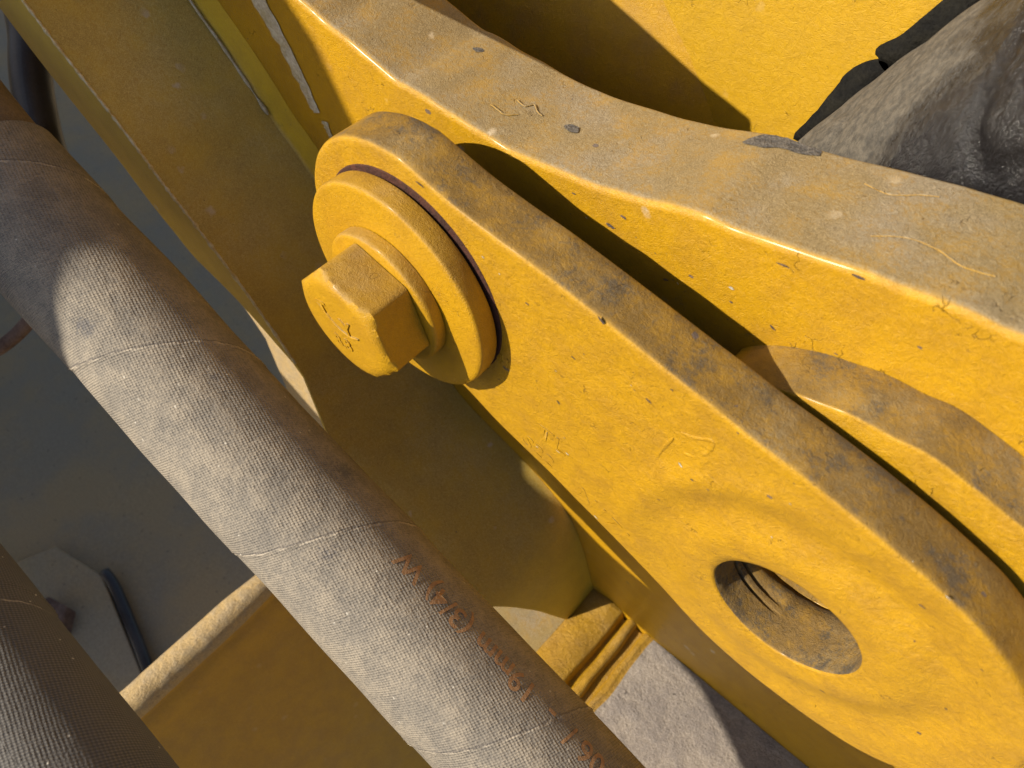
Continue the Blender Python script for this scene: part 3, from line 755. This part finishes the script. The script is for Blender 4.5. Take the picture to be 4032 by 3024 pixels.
def hm(txt, dx, dz, ang, size):
    a = math.radians(ang)
    return raised_text('head_mark', txt, (AXc[0]+dx, y1-0.9, AXc[1]+dz), (math.cos(a), 0, math.sin(a)), (-math.sin(a), 0, math.cos(a)), size, 1.3, 'disc', head, 0.6)
hm('T', -27, 2, 20, 26); hm('Y', 2, -2, 12, 26); hm('8.8', -16, -32, 14, 21)
wire_mark('head_mark', [(AXc[0]-30, AXc[1]+18), (AXc[0]-12, AXc[1]+2), (AXc[0]+8, AXc[1]-2), (AXc[0]+24, AXc[1]+6)], 1.8, 2.0, head, y0=y1-1)

# ==================================================================== HOSES
def make_rf(R, pitch, ph=0.0, sleeve_end=None):
    def f(s, th):
        x = ((s/pitch+th/(2*math.pi)+ph) % 1.0)
        d = min(x, 1-x)*pitch
        r = R + 1.5*math.exp(-(d/2.2)**2)*(0.6+0.8*noise.noise(Vector((s*0.08, th*3, 0)))) + 0.9*(x-0.5)
        r += 1.3*noise.noise(Vector((s*0.012, math.cos(th), math.sin(th))))
        if sleeve_end is not None:
            r += 2.5*math.exp(-((s-sleeve_end)/5)**2)
        return r
    return f
h1 = [(-850, -199, -524), (-765.6, -200.3, -558.1), (-627.8, -201.7, -609.6), (-520.1, -205.3, -651), (-319.5, -206.7, -725), (-108.2, -208.6, -801.8), (101.5, -209.8, -876.3), (253, -213, -932.5)]
hose = thing('hydraulic_hose', 'dusty fabric wrapped hydraulic hose with orange print crossing the foreground', 'hose', (-320, -207, -800), 'hydraulic hoses')
RH = 75.0
rf1 = make_rf(RH, 255, 0.83)
hb, frames, tot = tube('hose_cover', h1, RH, 'hose', hose, n=160, step=2.2, rfun=rf1)
# narrower hose end leaving the sleeve
tube('hose_neck', [(-1160, -150, -395), (-1020, -180, -452), (-930, -192, -492), (-840, -199, -527)], 68, 'hose_inner', hose, n=96, step=6)
# printed text wrapped on the hose
def hose_text(txt, s0, th0, size, flip=True):
    vs, fs = text_mesh(txt, size, 0, 0.5)
    b_ = bmesh.new(); bv_ = [b_.verts.new(v) for v in vs]
    for f in fs:
        try: b_.faces.new([bv_[i] for i in f])
        except ValueError: pass
    bmesh.ops.triangulate(b_, faces=b_.faces)
    for _ in range(4):
        le = [e for e in b_.edges if e.calc_length() > 3.0]
        if le:
            bmesh.ops.subdivide_edges(b_, edges=le, cuts=1); bmesh.ops.triangulate(b_, faces=b_.faces)
    b_.verts.ensure_lookup_table(); b_.verts.index_update()
    vs = [v.co.copy() for v in b_.verts]; fs = [[v.index for v in f.verts] for f in b_.faces]; b_.free()
    m = len(frames)-1; V = []
    for v in vs:
        s = s0-v.x; th = th0+v.y/RH
        fi = max(0, min(m-1, s/tot*m)); i = int(fi); t = fi-i
        q = frames[i][0].lerp(frames[i+1][0], t); a = frames[i][2]; b = frames[i][3]
        r = rf1(s, th % (2*math.pi))+0.8
        V.append(q+a*(r*math.cos(th))+b*(r*math.sin(th)))
    # subdivide long faces is not needed: glyph faces are small against the radius
    return obj('printed_text', V, fs, 'print', hose)
HT = (560, 0.5)
hose_text('706 /  -  19mm (3/4) W', 905, -0.56, 31)
h2 = [(-960, -475, -500), (-809, -482, -559), (-741, -486, -576), (-672, -489, -618), (-538, -496, -674), (-386, -498, -694), (-301, -499, -706), (-166, -504, -742), (-40, -506, -790), (120, -508, -860)]
hose2 = thing('hydraulic_hose', 'second fabric wrapped hose, mostly shaded, in the lower left corner', 'hose', (-400, -498, -770), 'hydraulic hoses')
tube('hose_cover', h2, 67, 'hose2', hose2, n=120, step=2.5, rfun=make_rf(67, 240, 0.1))
bt_ = thing('black_pipe', 'slim black rubber pipe hanging in the dark gap, upper left', 'pipe', (-1440, 26, -900))
tube('pipe_body', [(-1562, 114, -652), (-1488, 70, -708), (-1445, 26, -751), (-1402, -9, -788), (-1342, -47, -835), (-1276, -71, -878), (-1150, -80, -960)], 34, 'rubber', bt_, n=48, step=8)

# old bolt and strap on the belly plate, lower left
ob = thing('old_bolt', 'rusty old bolt head on the dark plate at lower left', 'bolt', (-1210, -680, -1880))
def hexp(cx, cy, r, z0, z1, nm, mat, par):
    vs = [(cx+r*math.cos(math.pi/3*i+0.3), cy+r*math.sin(math.pi/3*i+0.3), z) for z in (z0, z1) for i in range(6)]
    return obj(nm, vs, [list(range(6)), list(range(11, 5, -1))]+[[i, (i+1) % 6, 6+(i+1) % 6, 6+i] for i in range(6)], mat, par, bevel=5)
hexp(-1230, -675, 62, -1868, -1815, 'bolt_head', 'rusty_bolt', ob)
wv_ = []; wf_ = []
for k, (r, z) in enumerate([(20, -1866), (92, -1866), (96, -1872), (96, -1884)]):
    for i in range(48): wv_.append((-1230+r*math.cos(i*math.pi/24), -675+r*math.sin(i*math.pi/24), z))
for k in range(3):
    for i in range(48): wf_.append([k*48+i, k*48+(i+1) % 48, (k+1)*48+(i+1) % 48, (k+1)*48+i])
obj('bolt_washer', wv_, wf_, 'rubber', ob)
bk = thing('mounting_strap', 'grey strap plate with a raised edge under the rusty bolt, lower left', 'strap', (-1200, -650, -1890))
vv = [(-1560, -900), (-1420, -560), (-1255, -520), (-900, -600), (-620, -700), (-700, -1150)]
obj('strap_plate', [(x, y, z) for z in (-1886, -1862) for x, y in vv], [list(range(6)), list(range(11, 5, -1))]+[[i, (i+1) % 6, 6+(i+1) % 6, 6+i] for i in range(6)], 'belly', bk, bevel=4)
tube('rubber_edge', [(-1262, -512, -1872), (-1180, -520, -1872), (-900, -590, -1872), (-620, -690, -1872)], 15, 'rubber', bk, n=24, step=14)
bar = thing('cross_bar', 'small brown steel bar below the hose at the left edge', 'bar', (-1180, -280, -1000))
tube('bar_body', [(-1260, -420, -1040), (-1194, -340, -1015), (-1177, -290, -1000), (-1170, -230, -975), (-1150, -170, -960)], 12, 'rusty_bolt', bar, n=32, step=10)

sc.cycles.use_denoising = True
sc.cycles.max_bounces = 8; sc.cycles.diffuse_bounces = 1
